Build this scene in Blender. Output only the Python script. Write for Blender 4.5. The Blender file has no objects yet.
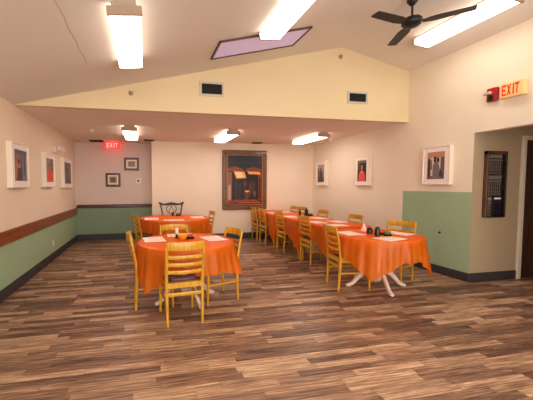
import bpy, math, random
from mathutils import Vector, Matrix
random.seed(7)
PI = math.pi
COL = bpy.context.scene.collection

# ------------------------------------------------------------------ materials
def lin(c):
    return tuple((v/255/12.92) if v/255 <= .04045 else ((v/255+.055)/1.055)**2.4 for v in c)

def nt(name):
    m = bpy.data.materials.new(name); m.use_nodes = True
    n = m.node_tree.nodes; l = m.node_tree.links
    return m, n, l, n['Principled BSDF']

def mat(name, c, rough=.5, metal=0, var=.06, scale=6, bump=0, emis=None, es=0, coat=0, spec=.5):
    m, n, l, b = nt(name)
    rgb = lin(c)
    tc = n.new('ShaderNodeTexCoord'); ns = n.new('ShaderNodeTexNoise')
    ns.inputs['Scale'].default_value = scale; ns.inputs['Detail'].default_value = 4
    l.new(tc.outputs['Object'], ns.inputs['Vector'])
    mx = n.new('ShaderNodeMix'); mx.data_type = 'RGBA'
    mx.inputs['A'].default_value = tuple(max(0, v*(1-var)) for v in rgb)+(1,)
    mx.inputs['B'].default_value = tuple(min(1, v*(1+var)) for v in rgb)+(1,)
    l.new(ns.outputs['Fac'], mx.inputs['Factor'])
    l.new(mx.outputs['Result'], b.inputs['Base Color'])
    b.inputs['Roughness'].default_value = rough; b.inputs['Metallic'].default_value = metal
    b.inputs['Specular IOR Level'].default_value = spec
    b.inputs['Coat Weight'].default_value = coat
    if bump:
        bp = n.new('ShaderNodeBump'); bp.inputs['Strength'].default_value = bump; bp.inputs['Distance'].default_value = .004
        n2 = n.new('ShaderNodeTexNoise'); n2.inputs['Scale'].default_value = 60; l.new(tc.outputs['Object'], n2.inputs['Vector'])
        l.new(n2.outputs['Fac'], bp.inputs['Height']); l.new(bp.outputs['Normal'], b.inputs['Normal'])
    if emis:
        b.inputs['Emission Color'].default_value = lin(emis)+(1,); b.inputs['Emission Strength'].default_value = es
    return m

def wood(name, c1, c2, rough=.35, stretch=(1, 1, 12), scale=9, coat=.2):
    m, n, l, b = nt(name)
    tc = n.new('ShaderNodeTexCoord'); mp = n.new('ShaderNodeMapping')
    mp.inputs['Scale'].default_value = stretch; l.new(tc.outputs['Object'], mp.inputs['Vector'])
    ns = n.new('ShaderNodeTexNoise'); ns.inputs['Scale'].default_value = scale; ns.inputs['Detail'].default_value = 5
    l.new(mp.outputs['Vector'], ns.inputs['Vector'])
    r = n.new('ShaderNodeValToRGB'); r.color_ramp.elements[0].position = .3; r.color_ramp.elements[1].position = .7
    r.color_ramp.elements[0].color = lin(c1)+(1,); r.color_ramp.elements[1].color = lin(c2)+(1,)
    l.new(ns.outputs['Fac'], r.inputs['Fac']); l.new(r.outputs['Color'], b.inputs['Base Color'])
    b.inputs['Roughness'].default_value = rough; b.inputs['Coat Weight'].default_value = coat
    return m

def floor_mat():
    m, n, l, b = nt('vinyl_planks')
    def math_(op, a, bb=None, c=None):
        k = n.new('ShaderNodeMath'); k.operation = op
        for i, v in enumerate((a, bb, c)):
            if v is None: continue
            if isinstance(v, (int, float)): k.inputs[i].default_value = v
            else: l.new(v, k.inputs[i])
        return k.outputs[0]
    tc = n.new('ShaderNodeTexCoord'); sp = n.new('ShaderNodeSeparateXYZ'); l.new(tc.outputs['Object'], sp.inputs[0])
    X, Y = sp.outputs['X'], sp.outputs['Y']
    W = .075
    yr = math_('DIVIDE', Y, W); row = math_('FLOOR', yr); fy = math_('SUBTRACT', yr, row)
    w1 = n.new('ShaderNodeTexWhiteNoise'); w1.noise_dimensions = '1D'; l.new(row, w1.inputs['W'])
    xo = math_('MULTIPLY_ADD', w1.outputs['Value'], 3.7, X)
    xr = math_('DIVIDE', xo, .62); cl = math_('FLOOR', xr); fx = math_('SUBTRACT', xr, cl)
    cb = n.new('ShaderNodeCombineXYZ'); l.new(row, cb.inputs[0]); l.new(cl, cb.inputs[1])
    w2 = n.new('ShaderNodeTexWhiteNoise'); w2.noise_dimensions = '2D'; l.new(cb.outputs[0], w2.inputs['Vector'])
    # grain, stretched along the plank and shifted plank by plank
    gx = math_('MULTIPLY_ADD', w2.outputs['Value'], 40, math_('MULTIPLY', X, 2.1))
    gv = n.new('ShaderNodeCombineXYZ'); l.new(gx, gv.inputs[0]); l.new(math_('MULTIPLY', Y, 38), gv.inputs[1])
    g = n.new('ShaderNodeTexNoise'); g.inputs['Scale'].default_value = 1.5; g.inputs['Detail'].default_value = 7; g.inputs['Roughness'].default_value = .65
    l.new(gv.outputs[0], g.inputs['Vector'])
    fac = math_('ADD', math_('MULTIPLY', w2.outputs['Value'], .42), math_('MULTIPLY', math_('SUBTRACT', g.outputs['Fac'], .5), 1.5))
    fac = math_('ADD', fac, .28)
    r = n.new('ShaderNodeValToRGB'); e = r.color_ramp.elements
    cols = FLOOR_COLS
    e[0].position = cols[0][0]; e[0].color = lin(cols[0][1])+(1,)
    e[1].position = cols[-1][0]; e[1].color = lin(cols[-1][1])+(1,)
    for p, c in cols[1:-1]:
        k = e.new(p); k.color = lin(c)+(1,)
    l.new(fac, r.inputs['Fac'])
    # seams
    s1 = math_('LESS_THAN', fy, .035); s2 = math_('LESS_THAN', fx, .004)
    seam = math_('MAXIMUM', s1, s2)
    mx = n.new('ShaderNodeMix'); mx.data_type = 'RGBA'
    l.new(math_('MULTIPLY', seam, .55), mx.inputs['Factor']); l.new(r.outputs['Color'], mx.inputs['A']); mx.inputs['B'].default_value = lin((44, 30, 24))+(1,)
    l.new(mx.outputs['Result'], b.inputs['Base Color'])
    rr = math_('MULTIPLY_ADD', g.outputs['Fac'], .25, .24); l.new(rr, b.inputs['Roughness'])
    b.inputs['Specular IOR Level'].default_value = .4
    bp = n.new('ShaderNodeBump'); bp.inputs['Strength'].default_value = .25; bp.inputs['Distance'].default_value = .003
    l.new(math_('SUBTRACT', g.outputs['Fac'], seam), bp.inputs['Height']); l.new(bp.outputs['Normal'], b.inputs['Normal'])
    return m

FLOOR_COLS = [(.0, (48, 34, 28)), (.22, (94, 68, 56)), (.45, (140, 108, 88)), (.62, (172, 138, 112)), (.8, (210, 176, 142)), (1.0, (248, 224, 194))]

def cloth_mat(name, c, glow, transp=.12):
    m, n, l, b = nt(name)
    tc = n.new('ShaderNodeTexCoord'); ns = n.new('ShaderNodeTexNoise'); ns.inputs['Scale'].default_value = 5; ns.inputs['Detail'].default_value = 3
    l.new(tc.outputs['Object'], ns.inputs['Vector'])
    mx = n.new('ShaderNodeMix'); mx.data_type = 'RGBA'; l.new(ns.outputs['Fac'], mx.inputs['Factor'])
    mx.inputs['A'].default_value = lin(c)+(1,); mx.inputs['B'].default_value = lin(glow)+(1,)
    l.new(mx.outputs['Result'], b.inputs['Base Color'])
    b.inputs['Roughness'].default_value = .36; b.inputs['Coat Weight'].default_value = .3; b.inputs['Coat Roughness'].default_value = .3; b.inputs['Sheen Weight'].default_value = 0; b.inputs['Sheen Tint'].default_value = (1, .8, .6, 1)
    tr = n.new('ShaderNodeBsdfTranslucent'); l.new(mx.outputs['Result'], tr.inputs['Color'])
    ms = n.new('ShaderNodeMixShader'); ms.inputs[0].default_value = .45
    l.new(b.outputs[0], ms.inputs[1]); l.new(tr.outputs[0], ms.inputs[2])
    tp = n.new('ShaderNodeBsdfTransparent'); tp.inputs[0].default_value = lin((255, 214, 160))+(1,)
    m2 = n.new('ShaderNodeMixShader'); m2.inputs[0].default_value = transp
    l.new(ms.outputs[0], m2.inputs[1]); l.new(tp.outputs[0], m2.inputs[2])
    l.new(m2.outputs[0], n['Material Output'].inputs['Surface'])
    return m

def painted():
    m, n, l, b = nt('printed_paint')
    a = n.new('ShaderNodeVertexColor'); a.layer_name = 'Col'
    ns = n.new('ShaderNodeTexNoise'); ns.inputs['Scale'].default_value = 45
    tc = n.new('ShaderNodeTexCoord'); l.new(tc.outputs['Object'], ns.inputs['Vector'])
    mp = n.new('ShaderNodeMapRange'); mp.inputs['To Min'].default_value = .75; mp.inputs['To Max'].default_value = 1.25
    l.new(ns.outputs['Fac'], mp.inputs['Value'])
    mx = n.new('ShaderNodeMix'); mx.data_type = 'RGBA'; mx.blend_type = 'MULTIPLY'; mx.inputs['Factor'].default_value = 1
    l.new(a.outputs['Color'], mx.inputs['A']); l.new(mp.outputs['Result'], mx.inputs['B'])
    l.new(mx.outputs['Result'], b.inputs['Base Color']); b.inputs['Roughness'].default_value = .35
    return m

def glow(name, c, s):
    m, n, l, b = nt(name)
    b.inputs['Base Color'].default_value = (.9, .9, .88, 1)
    b.inputs['Emission Color'].default_value = lin(c)+(1,); b.inputs['Emission Strength'].default_value = s
    return m

M = dict(
    wall=mat('wall_cream', (234, 222, 203), .85, var=.03, scale=2, bump=.08),
    wallback=mat('wall_back_cream', (234, 216, 194), .85, var=.03, scale=2, bump=.08),
    gable=mat('gable_yellow', (222, 203, 164), .85, var=.03, scale=2, bump=.08),
    green=mat('wall_green', (160, 182, 148), .7, var=.05, scale=3, bump=.05),
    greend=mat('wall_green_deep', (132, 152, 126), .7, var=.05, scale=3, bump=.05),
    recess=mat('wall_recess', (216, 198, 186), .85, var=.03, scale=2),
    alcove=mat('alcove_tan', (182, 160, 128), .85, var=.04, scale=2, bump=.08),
    vault=mat('vault_ceiling', (228, 220, 210), .9, var=.05, scale=1.4, bump=.1),
    soffit=mat('soffit_ceiling', (238, 220, 208), .9, var=.04, scale=1.4, bump=.1),
    base=mat('baseboard_vinyl', (62, 58, 60), .5, var=.1),
    rail=wood('rail_wood', (120, 56, 30), (160, 86, 46), .35, (1, 1, 14), 3),
    floor=floor_mat(),
    honey=wood('honey_maple', (192, 140, 28), (220, 168, 50), .3, (6, 6, 1), 8),
    maroon=mat('maroon_vinyl', (72, 26, 34), .35, var=.15, scale=9),
    dark=wood('dark_mahogany', (34, 18, 14), (58, 30, 24), .3, (6, 6, 1), 8),
    white=mat('white_paint', (232, 222, 208), .5, var=.04),
    pedestal=mat('pedestal_white', (226, 204, 190), .4, var=.05),
    tabletop=mat('tabletop_beige', (240, 222, 192), .5, var=.05),  # near-white under the translucent cloth, imitating overhead light on its top
    cloth=cloth_mat('orange_cloth', (255, 128, 14), (255, 148, 44), .2),
    paper=mat('placemat_paper', (255, 238, 228), .5, var=.06, scale=14),
    paperprint=mat('placemat_print', (244, 180, 168), .5, var=.1, scale=14),
    black=mat('black_plastic', (26, 24, 26), .4),
    fan=mat('fan_dark', (34, 30, 32), .45),
    metal=mat('fixture_metal', (176, 158, 138), .5, var=.05),
    tan=mat('fixture_end', (172, 148, 124), .5, var=.05),
    lamp=glow('diffuser_glow', (255, 246, 232), 5.5),
    lampside=glow('diffuser_side_glow', (255, 244, 230), 1.6),
    lamplow=glow('diffuser_glow_low', (255, 244, 236), 7.0),
    vent=mat('vent_dark', (40, 38, 38), .6), ventf=mat('vent_frame', (196, 188, 172), .5),
    frame=mat('frame_white', (232, 220, 202), .5, var=.03),
    mattboard=mat('mat_board', (240, 230, 226), .6, var=.02),
    brown=wood('frame_brown', (96, 66, 40), (128, 92, 58), .4, (1, 1, 8), 6),
    gold=wood('frame_gold', (150, 112, 66), (190, 146, 90), .35, (4, 4, 4), 8),
    walnut=wood('frame_walnut', (60, 28, 22), (92, 46, 34), .4, (4, 4, 4), 6),
    paint=painted(),
    red=mat('alarm_red', (176, 28, 30), .35), redlit=mat('exit_letter_red', (214, 34, 24), .4, emis=(214, 34, 24), es=.25),
    exitface=mat('exit_face', (232, 204, 142), .45, emis=(240, 210, 140), es=.04),
    exitred=mat('exit_red_panel', (240, 40, 40), .4, emis=(255, 50, 50), es=.9),
    exitpale=mat('exit_pale_letter', (255, 150, 140), .4, emis=(255, 150, 140), es=.8),
    chrome=mat('strobe_chrome', (220, 216, 210), .2, metal=.6),
    door=wood('door_dark', (46, 22, 16), (70, 34, 24), .35, (3, 3, 1), 4),
    trimw=mat('trim_white', (220, 206, 186), .5, var=.03),
    lav=mat('skylight_lavender', (196, 178, 206), .3, var=.04, emis=(190, 168, 206), es=.18),
    skyframe=mat('skylight_frame', (96, 70, 60), .5),
    rackwood=wood('rack_wood', (74, 44, 26), (104, 66, 40), .5, (4, 4, 1), 6),
    wire=mat('rack_wire', (44, 36, 32), .4, metal=.4),
    purple=mat('brochure_purple', (52, 30, 58), .4), grey=mat('brochure_grey', (140, 128, 112), .5),
    yellow=mat('yellow_glaze', (236, 178, 32), .3), green2=mat('green_packet', (120, 150, 60), .5), orange2=mat('orange_packet', (230, 110, 40), .5),
    candle=mat('candle_pink', (255, 214, 206), .5), glassd=mat('dark_glass', (52, 22, 20), .15),
    seam=mat('seam_plaster', (214, 202, 190), .9),
)

# ------------------------------------------------------------------ mesh builder
class MB:
    def __init__(s): s.v = []; s.f = []; s.mi = []; s.c = []; s.sm = []
    def add(s, vs, fs, mi=0, col=None, sm=False):
        o = len(s.v); s.v += [tuple(v) for v in vs]
        for f in fs: s.f.append([i+o for i in f]); s.mi.append(mi); s.c.append(col); s.sm.append(sm)
        return s
    def box(s, x0, x1, y0, y1, z0, z1, mi=0, col=None, bev=0):
        if bev:
            b = min(bev, (x1-x0)*.45, (y1-y0)*.45, (z1-z0)*.45)
            # chamfered box: three nested rectangles
            vs = []; 
            for (z, ins) in ((z0, b), (z0+b, 0), (z1-b, 0), (z1, b)):
                ix = ins
                pts = [(x0+ix+b*(ins == 0), y0+ix), (x1-ix-b*(ins == 0), y0+ix), (x1-ix, y0+ix+b*(ins == 0)), (x1-ix, y1-ix-b*(ins == 0)),
                       (x1-ix-b*(ins == 0), y1-ix), (x0+ix+b*(ins == 0), y1-ix), (x0+ix, y1-ix-b*(ins == 0)), (x0+ix, y0+ix+b*(ins == 0))]
                vs += [(p[0], p[1], z) for p in pts]
            fs = [list(range(7, -1, -1)), list(range(24, 32))]
            for k in range(3):
                for i in range(8): fs.append([k*8+i, k*8+(i+1) % 8, k*8+8+(i+1) % 8, k*8+8+i])
            return s.add(vs, fs, mi, col)
        vs = [(x0, y0, z0), (x1, y0, z0), (x1, y1, z0), (x0, y1, z0), (x0, y0, z1), (x1, y0, z1), (x1, y1, z1), (x0, y1, z1)]
        return s.add(vs, [[3, 2, 1, 0], [4, 5, 6, 7], [0, 1, 5, 4], [1, 2, 6, 5], [2, 3, 7, 6], [3, 0, 4, 7]], mi, col)
    def sweep(s, path, w, h, ref=(0, 0, 1), n=8, rnd=.6, mi=0, col=None, closed=False):
        """tube of rounded-rectangle section: w along side, h along ref-ish; w,h numbers or per-point lists"""
        P = [Vector(p) for p in path]; N = len(P); rings = []
        for i, p in enumerate(P):
            if closed: t = P[(i+1) % N]-P[(i-1) % N]
            else: t = P[min(i+1, N-1)]-P[max(i-1, 0)]
            t.normalize(); r = Vector(ref); side = t.cross(r)
            if side.length < 1e-4: side = t.cross(Vector((1, 0, 0)))
            side.normalize(); up = side.cross(t).normalized()
            ww = w[i] if isinstance(w, (list, tuple)) else w; hh = h[i] if isinstance(h, (list, tuple)) else h
            ring = []
            for k in range(n):
                a = 2*PI*(k+.5)/n; ca, sa = math.cos(a), math.sin(a)
                e = rnd
                ring.append(p+side*(ww/2*math.copysign(abs(ca)**e, ca))+up*(hh/2*math.copysign(abs(sa)**e, sa)))
            rings.append(ring)
        vs = [v for r_ in rings for v in r_]; fs = []
        for i in range(N if closed else N-1):
            j = (i+1) % N
            for k in range(n): fs.append([i*n+k, i*n+(k+1) % n, j*n+(k+1) % n, j*n+k])
        if not closed: fs += [list(range(n-1, -1, -1)), [(N-1)*n+k for k in range(n)]]
        return s.add(vs, fs, mi, col, True)
    def lathe(s, prof, c=(0, 0, 0), n=24, mi=0, axis='z', sx=1, sy=1, col=None):
        vs = []; N = len(prof)
        for r, z in prof:
            for k in range(n):
                a = 2*PI*k/n; x, y = r*math.cos(a)*sx, r*math.sin(a)*sy
                if axis == 'z': q = (x, y, z)
                elif axis == 'y': q = (x, z, y)
                else: q = (z, x, y)
                vs.append((q[0]+c[0], q[1]+c[1], q[2]+c[2]))
        fs = []
        for i in range(N-1):
            for k in range(n): fs.append([i*n+k, i*n+(k+1) % n, (i+1)*n+(k+1) % n, (i+1)*n+k])
        fs += [list(range(n-1, -1, -1)), [(N-1)*n+k for k in range(n)]]
        return s.add(vs, fs, mi, col, True)
    def build(s, name, mats, parent=None):
        me = bpy.data.meshes.new(name); me.from_pydata(s.v, [], s.f); 
        if not isinstance(mats, (list, tuple)): mats = [mats]
        for m in mats: me.materials.append(m)
        me.polygons.foreach_set('material_index', s.mi)
        me.polygons.foreach_set('use_smooth', s.sm)
        if any(c is not None for c in s.c):
            ca = me.color_attributes.new('Col', 'FLOAT_COLOR', 'CORNER')
            for p in me.polygons:
                c = lin(s.c[p.index] or (128, 128, 128))+(1,)
                for li in p.loop_indices: ca.data[li].color = c
        me.update()
        import bmesh
        b = bmesh.new(); b.from_mesh(me); bmesh.ops.recalc_face_normals(b, faces=b.faces); b.to_mesh(me); b.free()
        if any(s.sm):
            me.set_sharp_from_angle(angle=math.radians(50))
        o = bpy.data.objects.new(name, me); COL.objects.link(o)
        if parent: o.parent = parent
        return o

def tag(o, label=None, cat=None, group=None, kind=None):
    if label: o['label'] = label
    if cat: o['category'] = cat
    if group: o['group'] = group
    if kind: o['kind'] = kind
    return o
def empty(name, loc, rz=0, label=None, cat=None, group=None):
    o = bpy.data.objects.new(name, None); COL.objects.link(o); o.empty_display_size = .1
    o.location = loc; o.rotation_euler = (0, 0, rz)
    return tag(o, label, cat, group)
def copy_tree(o, parent=None):
    c = o.copy(); COL.objects.link(c); c.parent = parent
    for ch in [k for k in bpy.data.objects if k.parent == o]: copy_tree(ch, c)
    return c
def struct(mb, name, mats, label=None):
    return tag(mb.build(name, mats), label, None, None, 'structure')

# ------------------------------------------------------------------ room shell
XL, XR, YB, YR, YS, ZC = -1.785, 4.69, 8.131, 8.668, 4.884, 2.585
RX, RZ, ZR = 3.293, 3.796, 3.49          # ridge, and where the vault meets the far side wall
YF = -2.2
ALY, ALX = 3.71, 6.5
def zl(x): return ZC+(x-XL)*(RZ-ZC)/(RX-XL)
def zr(x): return RZ+(x-RX)*(ZR-RZ)/(XR-RX)

struct(MB().box(XL-.1, ALX, YF, YR+.1, -.1, 0), 'floor', M['floor'])
# vaulted ceiling, two slopes, ridge running away from us
b = MB(); th = .08
b.add([(XL-.1, YF, zl(XL-.1)), (RX, YF, RZ), (RX, YS, RZ), (XL-.1, YS, zl(XL-.1)), (XL-.1, YF, zl(XL-.1)+th), (RX, YF, RZ+th), (RX, YS, RZ+th), (XL-.1, YS, zl(XL-.1)+th)],
      [[0, 1, 2, 3], [7, 6, 5, 4], [0, 3, 7, 4], [0, 4, 5, 1], [3, 2, 6, 7]])
b.add([(RX, YF, RZ), (XR+.1, YF, zr(XR+.1)), (XR+.1, YS, zr(XR+.1)), (RX, YS, RZ), (RX, YF, RZ+th), (XR+.1, YF, zr(XR+.1)+th), (XR+.1, YS, zr(XR+.1)+th), (RX, YS, RZ+th)],
      [[0, 1, 2, 3], [7, 6, 5, 4], [1, 5, 6, 2], [0, 4, 5, 1], [3, 2, 6, 7]])
struct(b, 'ceiling', M['vault'])
struct(MB().box(XL-.1, XR+.1, YS+.02, YR+.1, ZC, ZC+.08), 'ceiling_low', M['soffit'])
# gable wall over the drop
g0, g1 = YS, YS+.1
pts = [(XL-.1, ZC-.001), (XR+.1, ZC-.001), (XR+.1, zr(XR+.1)+.05), (RX, RZ+.05), (XL-.1, zl(XL-.1)+.03)]
b = MB(); b.add([(x, g0, z) for x, z in pts]+[(x, g1, z) for x, z in pts], [[0, 1, 2, 3, 4], [9, 8, 7, 6, 5]]+[[i, i+5, (i+1) % 5+5, (i+1) % 5] for i in range(5)])
struct(b, 'wall_gable', [M['gable']])
# side wall with the wooden rail
b = MB().box(XL-.1, XL, YF, YR+.1, .0, .78, 1).box(XL-.1, XL, YF, YR+.1, .78, ZC, 0)
struct(b, 'wall_left', [M['wallback'], M['green']])
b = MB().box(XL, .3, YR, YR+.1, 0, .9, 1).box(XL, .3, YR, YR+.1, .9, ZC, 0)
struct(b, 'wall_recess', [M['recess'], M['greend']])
struct(MB().box(.17, XR+.1, YB, YR, 0, ZC), 'wall_back', M['wallback'])
# wall with the opening: green patch beyond the corner, header over the opening
OP0, OPZ = 1.5, 2.2
b = MB().box(XR, XR+.12, ALY, 4.955, 0, 1.34, 1).box(XR, XR+.12, ALY, 4.955, 1.34, ZC, 0).box(XR, XR+.12, 4.955, YB, 0, ZC, 0)
b.box(XR, XR+.12, ALY, YS+.1, ZC, ZR+.06, 0).box(XR, XR+.12, OP0, ALY, OPZ, ZR+.06, 0).box(XR, XR+.12, YF, OP0, 0, ZR+.06, 0)
struct(b, 'wall_right', [M['wall'], M['green']])
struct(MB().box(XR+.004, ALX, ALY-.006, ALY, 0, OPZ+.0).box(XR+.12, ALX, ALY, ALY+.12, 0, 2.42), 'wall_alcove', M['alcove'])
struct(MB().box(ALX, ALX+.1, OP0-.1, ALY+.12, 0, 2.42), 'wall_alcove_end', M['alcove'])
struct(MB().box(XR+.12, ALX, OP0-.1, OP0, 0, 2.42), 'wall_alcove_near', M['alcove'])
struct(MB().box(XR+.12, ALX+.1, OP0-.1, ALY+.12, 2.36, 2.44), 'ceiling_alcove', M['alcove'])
# baseboards
struct(MB().box(XL, XL+.014, YF, YR, 0, .15, bev=.004), 'baseboard_left', M['base'])
struct(MB().box(XL+.014, .17, YR-.014, YR, 0, .17, bev=.004), 'baseboard_recess', M['base'])
struct(MB().box(.17, XR, YB-.014, YB, 0, .16, bev=.004), 'baseboard_back', M['base'])
struct(MB().box(XR-.014, XR, ALY-.014, YB-.014, 0, .135, bev=.004), 'baseboard_right', M['base'])
struct(MB().box(XR, 5.575, ALY-.018, ALY, 0, .135, bev=.004), 'baseboard_alcove', M['base'])
# wooden chair rails
struct(MB().box(XL, XL+.035, YF, YR, .70, .875, bev=.008), 'trim_1', M['rail'])
struct(MB().box(XL+.035, .17, YR-.03, YR, .865, .955, bev=.008), 'trim_2', M['walnut'])
# dark door in its white frame at the end of the alcove
d = MB().box(5.64, 6.45, ALY-.03, ALY-.002, 0.01, 2.12)
d.box(5.76, 6.32, ALY-.036, ALY-.029, .22, .95).box(5.76, 6.32, ALY-.036, ALY-.029, 1.1, 1.95)
do = struct(d, 'door_1', M['door'])
f = MB().box(5.575, 5.64, ALY-.04, ALY, 0, 2.185, bev=.006).box(5.64, 6.45, ALY-.04, ALY, 2.12, 2.185, bev=.006)
f.build('door_frame', M['trimw'], do)
# skylight in the near slope: dark frame, flush pane with dusk light put into its lavender colour and glow
SA = math.atan2(RZ-ZC, RX-XL)
sk = empty('window_1', (1.545, 4.11, zl(1.545))); sk.rotation_euler = (0, -SA, 0); sk['kind'] = 'structure'
MB().box(-.62, .62, -.26, .26, -.012, .0).build('pane', M['lav'], sk)
w, h, t = .64, .275, .022
MB().box(-w, w, -h, -h+t, -.022, 0).box(-w, w, h-t, h, -.022, 0).box(-w, -w+t, -h, h, -.022, 0).box(w-t, w, -h, h, -.022, 0).build('window_frame', M['skyframe'], sk)
# taped seam on the slope
p0, p1 = (-.66, 1.9), (-.64, 3.9)
b = MB(); q = []
for i in range(15):
    t_ = i/14; x = p0[0]+(p1[0]-p0[0])*t_+.006*math.sin(i*2.1); y = p0[1]+(p1[1]-p0[1])*t_
    q.append((x, y, zl(x)+.001))
b.sweep(q, .022, .005); struct(b, 'trim_4', M['seam'])

# ------------------------------------------------------------------ fluorescent fixtures
def fixture(loc, tilt, label, group, glowm, L=1.22, Wd=.28):
    e = empty('ceiling_light', loc, 0, label, 'ceiling light', group); e.rotation_euler = (0, tilt, 0)
    h2 = L/2; w2 = Wd/2
    MB().box(-w2*.72, w2*.72, -h2+.0, h2, -.034, 0 if abs(tilt) < .01 else .03, bev=.004).build('housing', M['metal'], e)
    # wraparound diffuser with slanted sides
    pr = [(-w2, -.034), (-w2+.012, -.092), (-w2+.03, -.104), (w2-.03, -.104), (w2-.012, -.092), (w2, -.034)]
    vs = [(x, y, z) for y in (-h2+.025, h2-.025) for x, z in pr]
    df = MB(); df.add(vs, [list(range(6)), list(range(6, 12)), [5, 0, 6, 11]], 1)
    for i in range(5): df.add([vs[i], vs[i+1], vs[i+7], vs[i+6]], [[0, 1, 2, 3]], 1 if i in (0, 4) else 0)
    df.build('diffuser', [glowm, M['lampside']], e)
    for sgn in (-1, 1):
        y0, y1 = sorted((sgn*h2, sgn*(h2-.025)))
        MB().box(-w2-.004, w2+.004, y0, y1, -.108, -.030, bev=.004).build('end_cap', M['tan'], e)
    return e
FV = 'fluorescent fixtures on the vaulted ceiling'; FLW = 'fluorescent fixtures on the low ceiling'
TR = math.atan2(RZ-ZR, XR-RX)*.6; SF = SA*.4
fixture((-.155, 3.34, zl(-.155)-.012), -SF, 'white box fluorescent light on the vaulted slope, seen end-on with its tan end cap', FV, M['lamp'])
fixture((1.545, 3.16, zl(1.545)-.012), -SF, 'white fluorescent light crossing the lavender skylight on the vaulted ceiling', FV, M['lamp'])
fixture((4.07, 3.44, zr(4.07)-.01), TR, 'white fluorescent light behind the ceiling fan, above the exit sign', FV, M['lamp'])
fixture((-.28, 6.72, ZC), 0, 'white fluorescent light on the low ceiling beside the red exit sign', FLW, M['lamplow'])
fixture((1.775, 6.78, ZC), 0, 'white fluorescent light on the low ceiling in front of the large dark painting', FLW, M['lamplow'])
fixture((3.77, 6.72, ZC), 0, 'white fluorescent light on the low ceiling above the long row of tables', FLW, M['lamplow'])

# ------------------------------------------------------------------ ceiling fan
fe = empty('ceiling_fan', (RX, 3.42, RZ), 0, 'dark three-bladed ceiling fan hanging on a short rod from the ridge', 'ceiling fan')
MB().lathe([(.0, -.01), (.055, -.01), (.065, -.06), (.03, -.11), (.0, -.115)]).build('canopy', M['fan'], fe)
MB().lathe([(.013, -.10), (.013, -.27)], n=12).build('rod', M['fan'], fe)
MB().lathe([(.0, -.25), (.05, -.255), (.10, -.275), (.115, -.30), (.115, -.335), (.09, -.36), (.05, -.375), (.0, -.378)]).build('motor', M['fan'], fe)
for a in (189, 69, -46):
    A = math.radians(a); d_ = Vector((math.cos(A), math.sin(A), 0)); s_ = Vector((-d_.y, d_.x, 0))
    bl = MB(); z0 = -.335
    st = [(.10, .036), (.18, .06), (.24, .07), (.60, .06), (.62, .052)]
    vs = []
    for r, w in st:
        for sg, zz in ((-1, -.002), (1, .002)):
            for tt in (0, .008): p = d_*r+s_*(sg*w); vs.append((p.x, p.y, z0+zz+tt))
    fs = []
    for i in range(len(st)-1):
        o = i*4; fs += [[o, o+4, o+6, o+2], [o+1, o+3, o+7, o+5], [o, o+1, o+5, o+4], [o+2, o+6, o+7, o+3]]
    fs += [[0, 2, 3, 1], [16, 17, 19, 18]]
    bl.add(vs, fs); bl.build('blade', M['fan'], fe)

# ------------------------------------------------------------------ pictures
def wall_frame(name, loc, rz, W, H, D, border, matw, paint, label, cat, group, fm, mm, lip=.004):
    """local x across, z up (centre), y from wall (0) towards the room (-D)"""
    e = empty(name, loc, rz, label, cat, group); w, h = W/2, H/2
    f = MB(); bd = border
    f.box(-w, w, -D, 0, h-bd, h, bev=lip).box(-w, w, -D, 0, -h, -h+bd, bev=lip).box(-w, -w+bd, -D, 0, -h+bd, h-bd, bev=lip).box(w-bd, w, -D, 0, -h+bd, h-bd, bev=lip)
    f.build('picture_frame', fm, e)
    MB().box(-w+bd, w-bd, -D+.010, -.002, -h+bd, h-bd).build('mat_board', mm, e)
    p = MB(); pw, ph = w-bd-matw, h-bd-matw
    y = -D+.009
    p.box(-pw, pw, y-.0015, y+.002, -ph, ph, col=paint[0])
    for k, (poly, col) in enumerate(paint[1:]):
        yy = y-.0017-.00025*k
        vs = [(-pw+2*pw*u, yy, -ph+2*ph*v) for u, v in poly]
        p.add(vs, [list(range(len(vs)))], col=col)
    p.build('picture_print', M['paint'], e)
    return e
def ell(cx, cy, rx, ry, n=14): return [(cx+rx*math.cos(2*PI*k/n), cy+ry*math.sin(2*PI*k/n)) for k in range(n)]
def rect(x0, y0, x1, y1): return [(x0, y0), (x1, y0), (x1, y1), (x0, y1)]
woman = [(70, 52, 44), (rect(0, .55, .25, 1), (92, 84, 66)), (rect(.7, .5, 1, 1), (54, 44, 40)), (rect(0, .88, 1, 1), (120, 112, 88)),
         (ell(.5, .66, .2, .19), (38, 24, 20)), ([(.12, 0), (.16, .32), (.3, .48), (.7, .48), (.86, .3), (.9, 0)], (226, 96, 80)),
         (rect(.43, .44, .57, .56), (176, 118, 92)), (ell(.5, .67, .11, .12), (196, 138, 110)), ([(.3, .48), (.5, .36), (.7, .48), (.6, .5), (.4, .5)], (240, 130, 110))]
twomen = [(222, 190, 166), (rect(0, 0, .22, 1), (176, 140, 112)), (rect(.78, 0, 1, 1), (104, 90, 82)), (rect(0, .8, 1, 1), (186, 136, 104)), ([(0, 0), (1, 0), (1, .12), (0, .12)], (120, 100, 84)),
          ([(.32, .05), (.34, .5), (.45, .62), (.62, .62), (.72, .45), (.7, .05)], (112, 110, 122)), (ell(.47, .7, .085, .1), (66, 48, 42)), (ell(.64, .7, .075, .1), (56, 42, 38)),
          (rect(.38, .76, .56, .82), (40, 32, 32)), ([(.7, .1), (.74, .4), (.9, .22), (.96, .05)], (60, 60, 70)), (rect(.05, .1, .18, .75), (60, 44, 38)), (rect(.2, .35, .3, .7), (120, 120, 90))]
figure = [(150, 138, 124), (rect(0, 0, 1, .3), (96, 84, 78)), (rect(0, .7, 1, 1), (176, 166, 150)), ([(.25, .05), (.3, .55), (.45, .68), (.6, .68), (.78, .5), (.8, .05)], (78, 66, 62)), (ell(.5, .74, .13, .11), (110, 78, 62)), (rect(.05, .2, .2, .8), (70, 66, 66))]
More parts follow.
